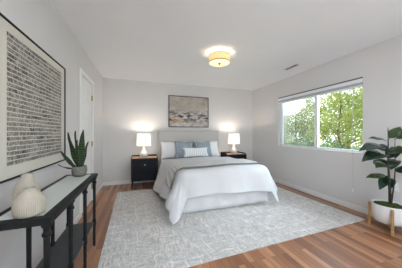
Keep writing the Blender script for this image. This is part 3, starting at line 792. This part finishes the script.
LV = [  # base px,py,depth, tip px,py,depth, width, bend, material
    (388, 140, 2.15, 400.5, 127, 2.10, 0.085, 0.10, 1),
    (387.5, 141, 2.15, 368.5, 138.5, 2.05, 0.055, 0.06, 0),
    (387, 148, 2.16, 359, 151.5, 1.95, 0.115, 0.12, 0),
    (388, 156, 2.16, 362, 162, 1.93, 0.150, 0.16, 0),
    (388.5, 152, 2.17, 377, 146, 2.45, 0.10, 0.12, 0),
    (388, 150, 2.16, 404, 153, 2.00, 0.13, 0.12, 1),
    (388.5, 165, 2.17, 376, 168, 1.98, 0.12, 0.1, 1),
    (388.5, 176, 2.17, 365.5, 178, 2.03, 0.07, 0.06, 1),
    (388.5, 174, 2.17, 379.5, 190, 2.04, 0.085, 0.10, 0),
    (389, 176, 2.17, 391, 189, 2.02, 0.08, 0.10, 0),
    (398, 166, 2.25, 410, 174, 2.10, 0.12, 0.1, 0),
    (398, 158, 2.26, 391, 170, 2.05, 0.10, 0.12, 0),
    (400, 145, 2.28, 396, 158, 2.10, 0.09, 0.12, 0),
    (401, 140, 2.28, 410, 128, 2.15, 0.10, 0.1, 1),
    (388, 160, 2.17, 396, 148, 2.25, 0.10, 0.1, 0),
    (388, 168, 2.17, 374, 160, 2.36, 0.11, 0.1, 0),
]
for (bx0, by0, bd, tx, ty, td, wd, bend, mi) in LV:
    p0, p1 = loc_(at(bx0, by0, bd)), loc_(at(tx, ty, td))
    pm = p0 + (p1 - p0) * 0.14
    lf = leaf_mesh(pm, p1, wd * 1.3, bend, fold=0.12, up=(Vector((-0.80, -0.45, 0.75))).normalized()).build('leaf', (M_rubber, M_rubber_u)[mi], pl, True); mod_solid(lf, 0.002, 0)
    pe = MB().tube([p0, pm], [0.0035, 0.003], 6).build('leaf_stalk', M_rubber_u, lf)
    mr = MB(); q0, q1 = pm, p1
MB().lathe([(0.004, 0.0), (0.005, 0.02), (0.001, 0.06)], 8, c=loc_(at(388, 132, 2.15))).build('leaf_bud', M_stem, pl)

# ------------------------------------------------------------------ outdoors
struct(MB().box(XR + T + 0.02, 24, -6, 24, -0.5, -0.4).build('ground_outside', M_lawn), 'lawn outside the window')
def tree(name, base, height, crown, mat, n, leaf, label, cat, trunk_r=0.08, limbs=6, group=None, seed=1, lean=(0, 0)):
    rnd = random.Random(seed)
    r = empty(name, (base[0], base[1], -0.4))
    top = Vector((lean[0], lean[1], height * 0.75))
    pts = [Vector((0, 0, 0)).lerp(top, k / 6) + Vector((rnd.uniform(-.06, .06), rnd.uniform(-.06, .06), 0)) * (1 if k else 0) for k in range(7)]
    if trunk_r > 0:
        MB().tube(pts, [trunk_r * (1 - 0.7 * k / 6) for k in range(7)], 10).build('trunk', M_bark, r, True)
        for k in range(limbs):
            i = rnd.randint(2, 5); p = pts[i]; a = rnd.uniform(0, 6.28); ln = height * rnd.uniform(0.22, 0.38)
            q = [p]
            for j in range(1, 6):
                q.append(p + Vector((math.cos(a) * ln * j / 5, math.sin(a) * ln * j / 5, ln * 0.7 * (j / 5) ** 1.3)) + Vector((rnd.uniform(-.07, .07), rnd.uniform(-.07, .07), rnd.uniform(-.07, .07))))
            MB().tube(q, [trunk_r * 0.45 * (1 - 0.8 * j / 5) for j in range(6)], 7).build('branch', M_bark, r, True)
    bm = bmesh.new()
    blobs = [(Vector(c), s) for c, s in crown]
    tot = sum(s[0] * s[1] * s[2] for _, s in blobs)
    for c, s in blobs:
        for k in range(int(n * s[0] * s[1] * s[2] / tot)):
            while True:
                d = Vector((rnd.uniform(-1, 1), rnd.uniform(-1, 1), rnd.uniform(-1, 1)))
                if d.length < 1: break
            p = c + Vector((d.x * s[0], d.y * s[1], d.z * s[2]))
            if noise.noise(p * 2.3 + Vector((seed, 0, 0))) < -0.28: continue
            t = Vector((rnd.gauss(0, 1), rnd.gauss(0, 1), rnd.gauss(0, 0.7))).normalized()
            q = t.cross(Vector((rnd.gauss(0, 1), rnd.gauss(0, 1), rnd.gauss(0, 1)))).normalized()
            l = leaf * rnd.uniform(0.6, 1.3)
            vs = [bm.verts.new(p + t * l), bm.verts.new(p + q * l * 0.45), bm.verts.new(p - t * l), bm.verts.new(p - q * l * 0.45)]
            bm.faces.new(vs)
    me = bpy.data.meshes.new('foliage'); bm.to_mesh(me); bm.free(); me.materials.append(mat)
    o = bpy.data.objects.new('foliage', me); COL.objects.link(o); o.parent = r
    return tag(r, label, cat, group)
G = 'trees outside the window'
tree('tree', (7.4, 5.0), 4.2, [((0, 0, 2.9), (1.2, 1.25, 1.5)), ((0.2, -0.9, 2.0), (1.0, 0.9, 1.3)), ((0.2, 0.6, 1.2), (1.0, 0.9, 0.9))], M_tree_y, 17000, 0.052,
     'yellow-green tree in the window pane nearest the rubber plant', 'tree', 0.06, 9, G, 3)
tree('tree', (9.4, 9.0), 4.4, [((0.1, 0.4, 1.7), (0.9, 1.6, 1.2)), ((0.1, -1.0, 2.2), (0.8, 1.0, 1.1))], M_tree_y, 12000, 0.055,
     'sparse tree with bare upper branches behind the middle of the window', 'tree', 0.045, 10, G, 11)
tree('tree', (13.6, 8.6), 5.0, [((0, 0, 2.6), (1.6, 2.2, 1.8))], M_tree_g, 4200, 0.09,
     'broad mid-green tree farthest back outside the window', 'tree', 0.12, 6, G, 21)
for k, (x, y, s, m, lb) in enumerate(((5.3, 3.75, 0.6, M_tree_d, 'dark shrub low in the window pane nearest the rubber plant'), (5.5, 4.95, 0.62, M_tree_d, 'dark shrub low behind the middle of the window'), (5.6, 6.2, 0.72, M_tree_g, 'leafy green shrub low in the window pane nearer the bed'))):
    tree('shrub', (x, y), 2.2 * s, [((0, 0, 1.15 * s), (0.8 * s, 0.9 * s, 1.15 * s))], m, 1800, 0.05, lb, 'shrub', 0.03, 3, 'shrubs outside the window', 31 + k)
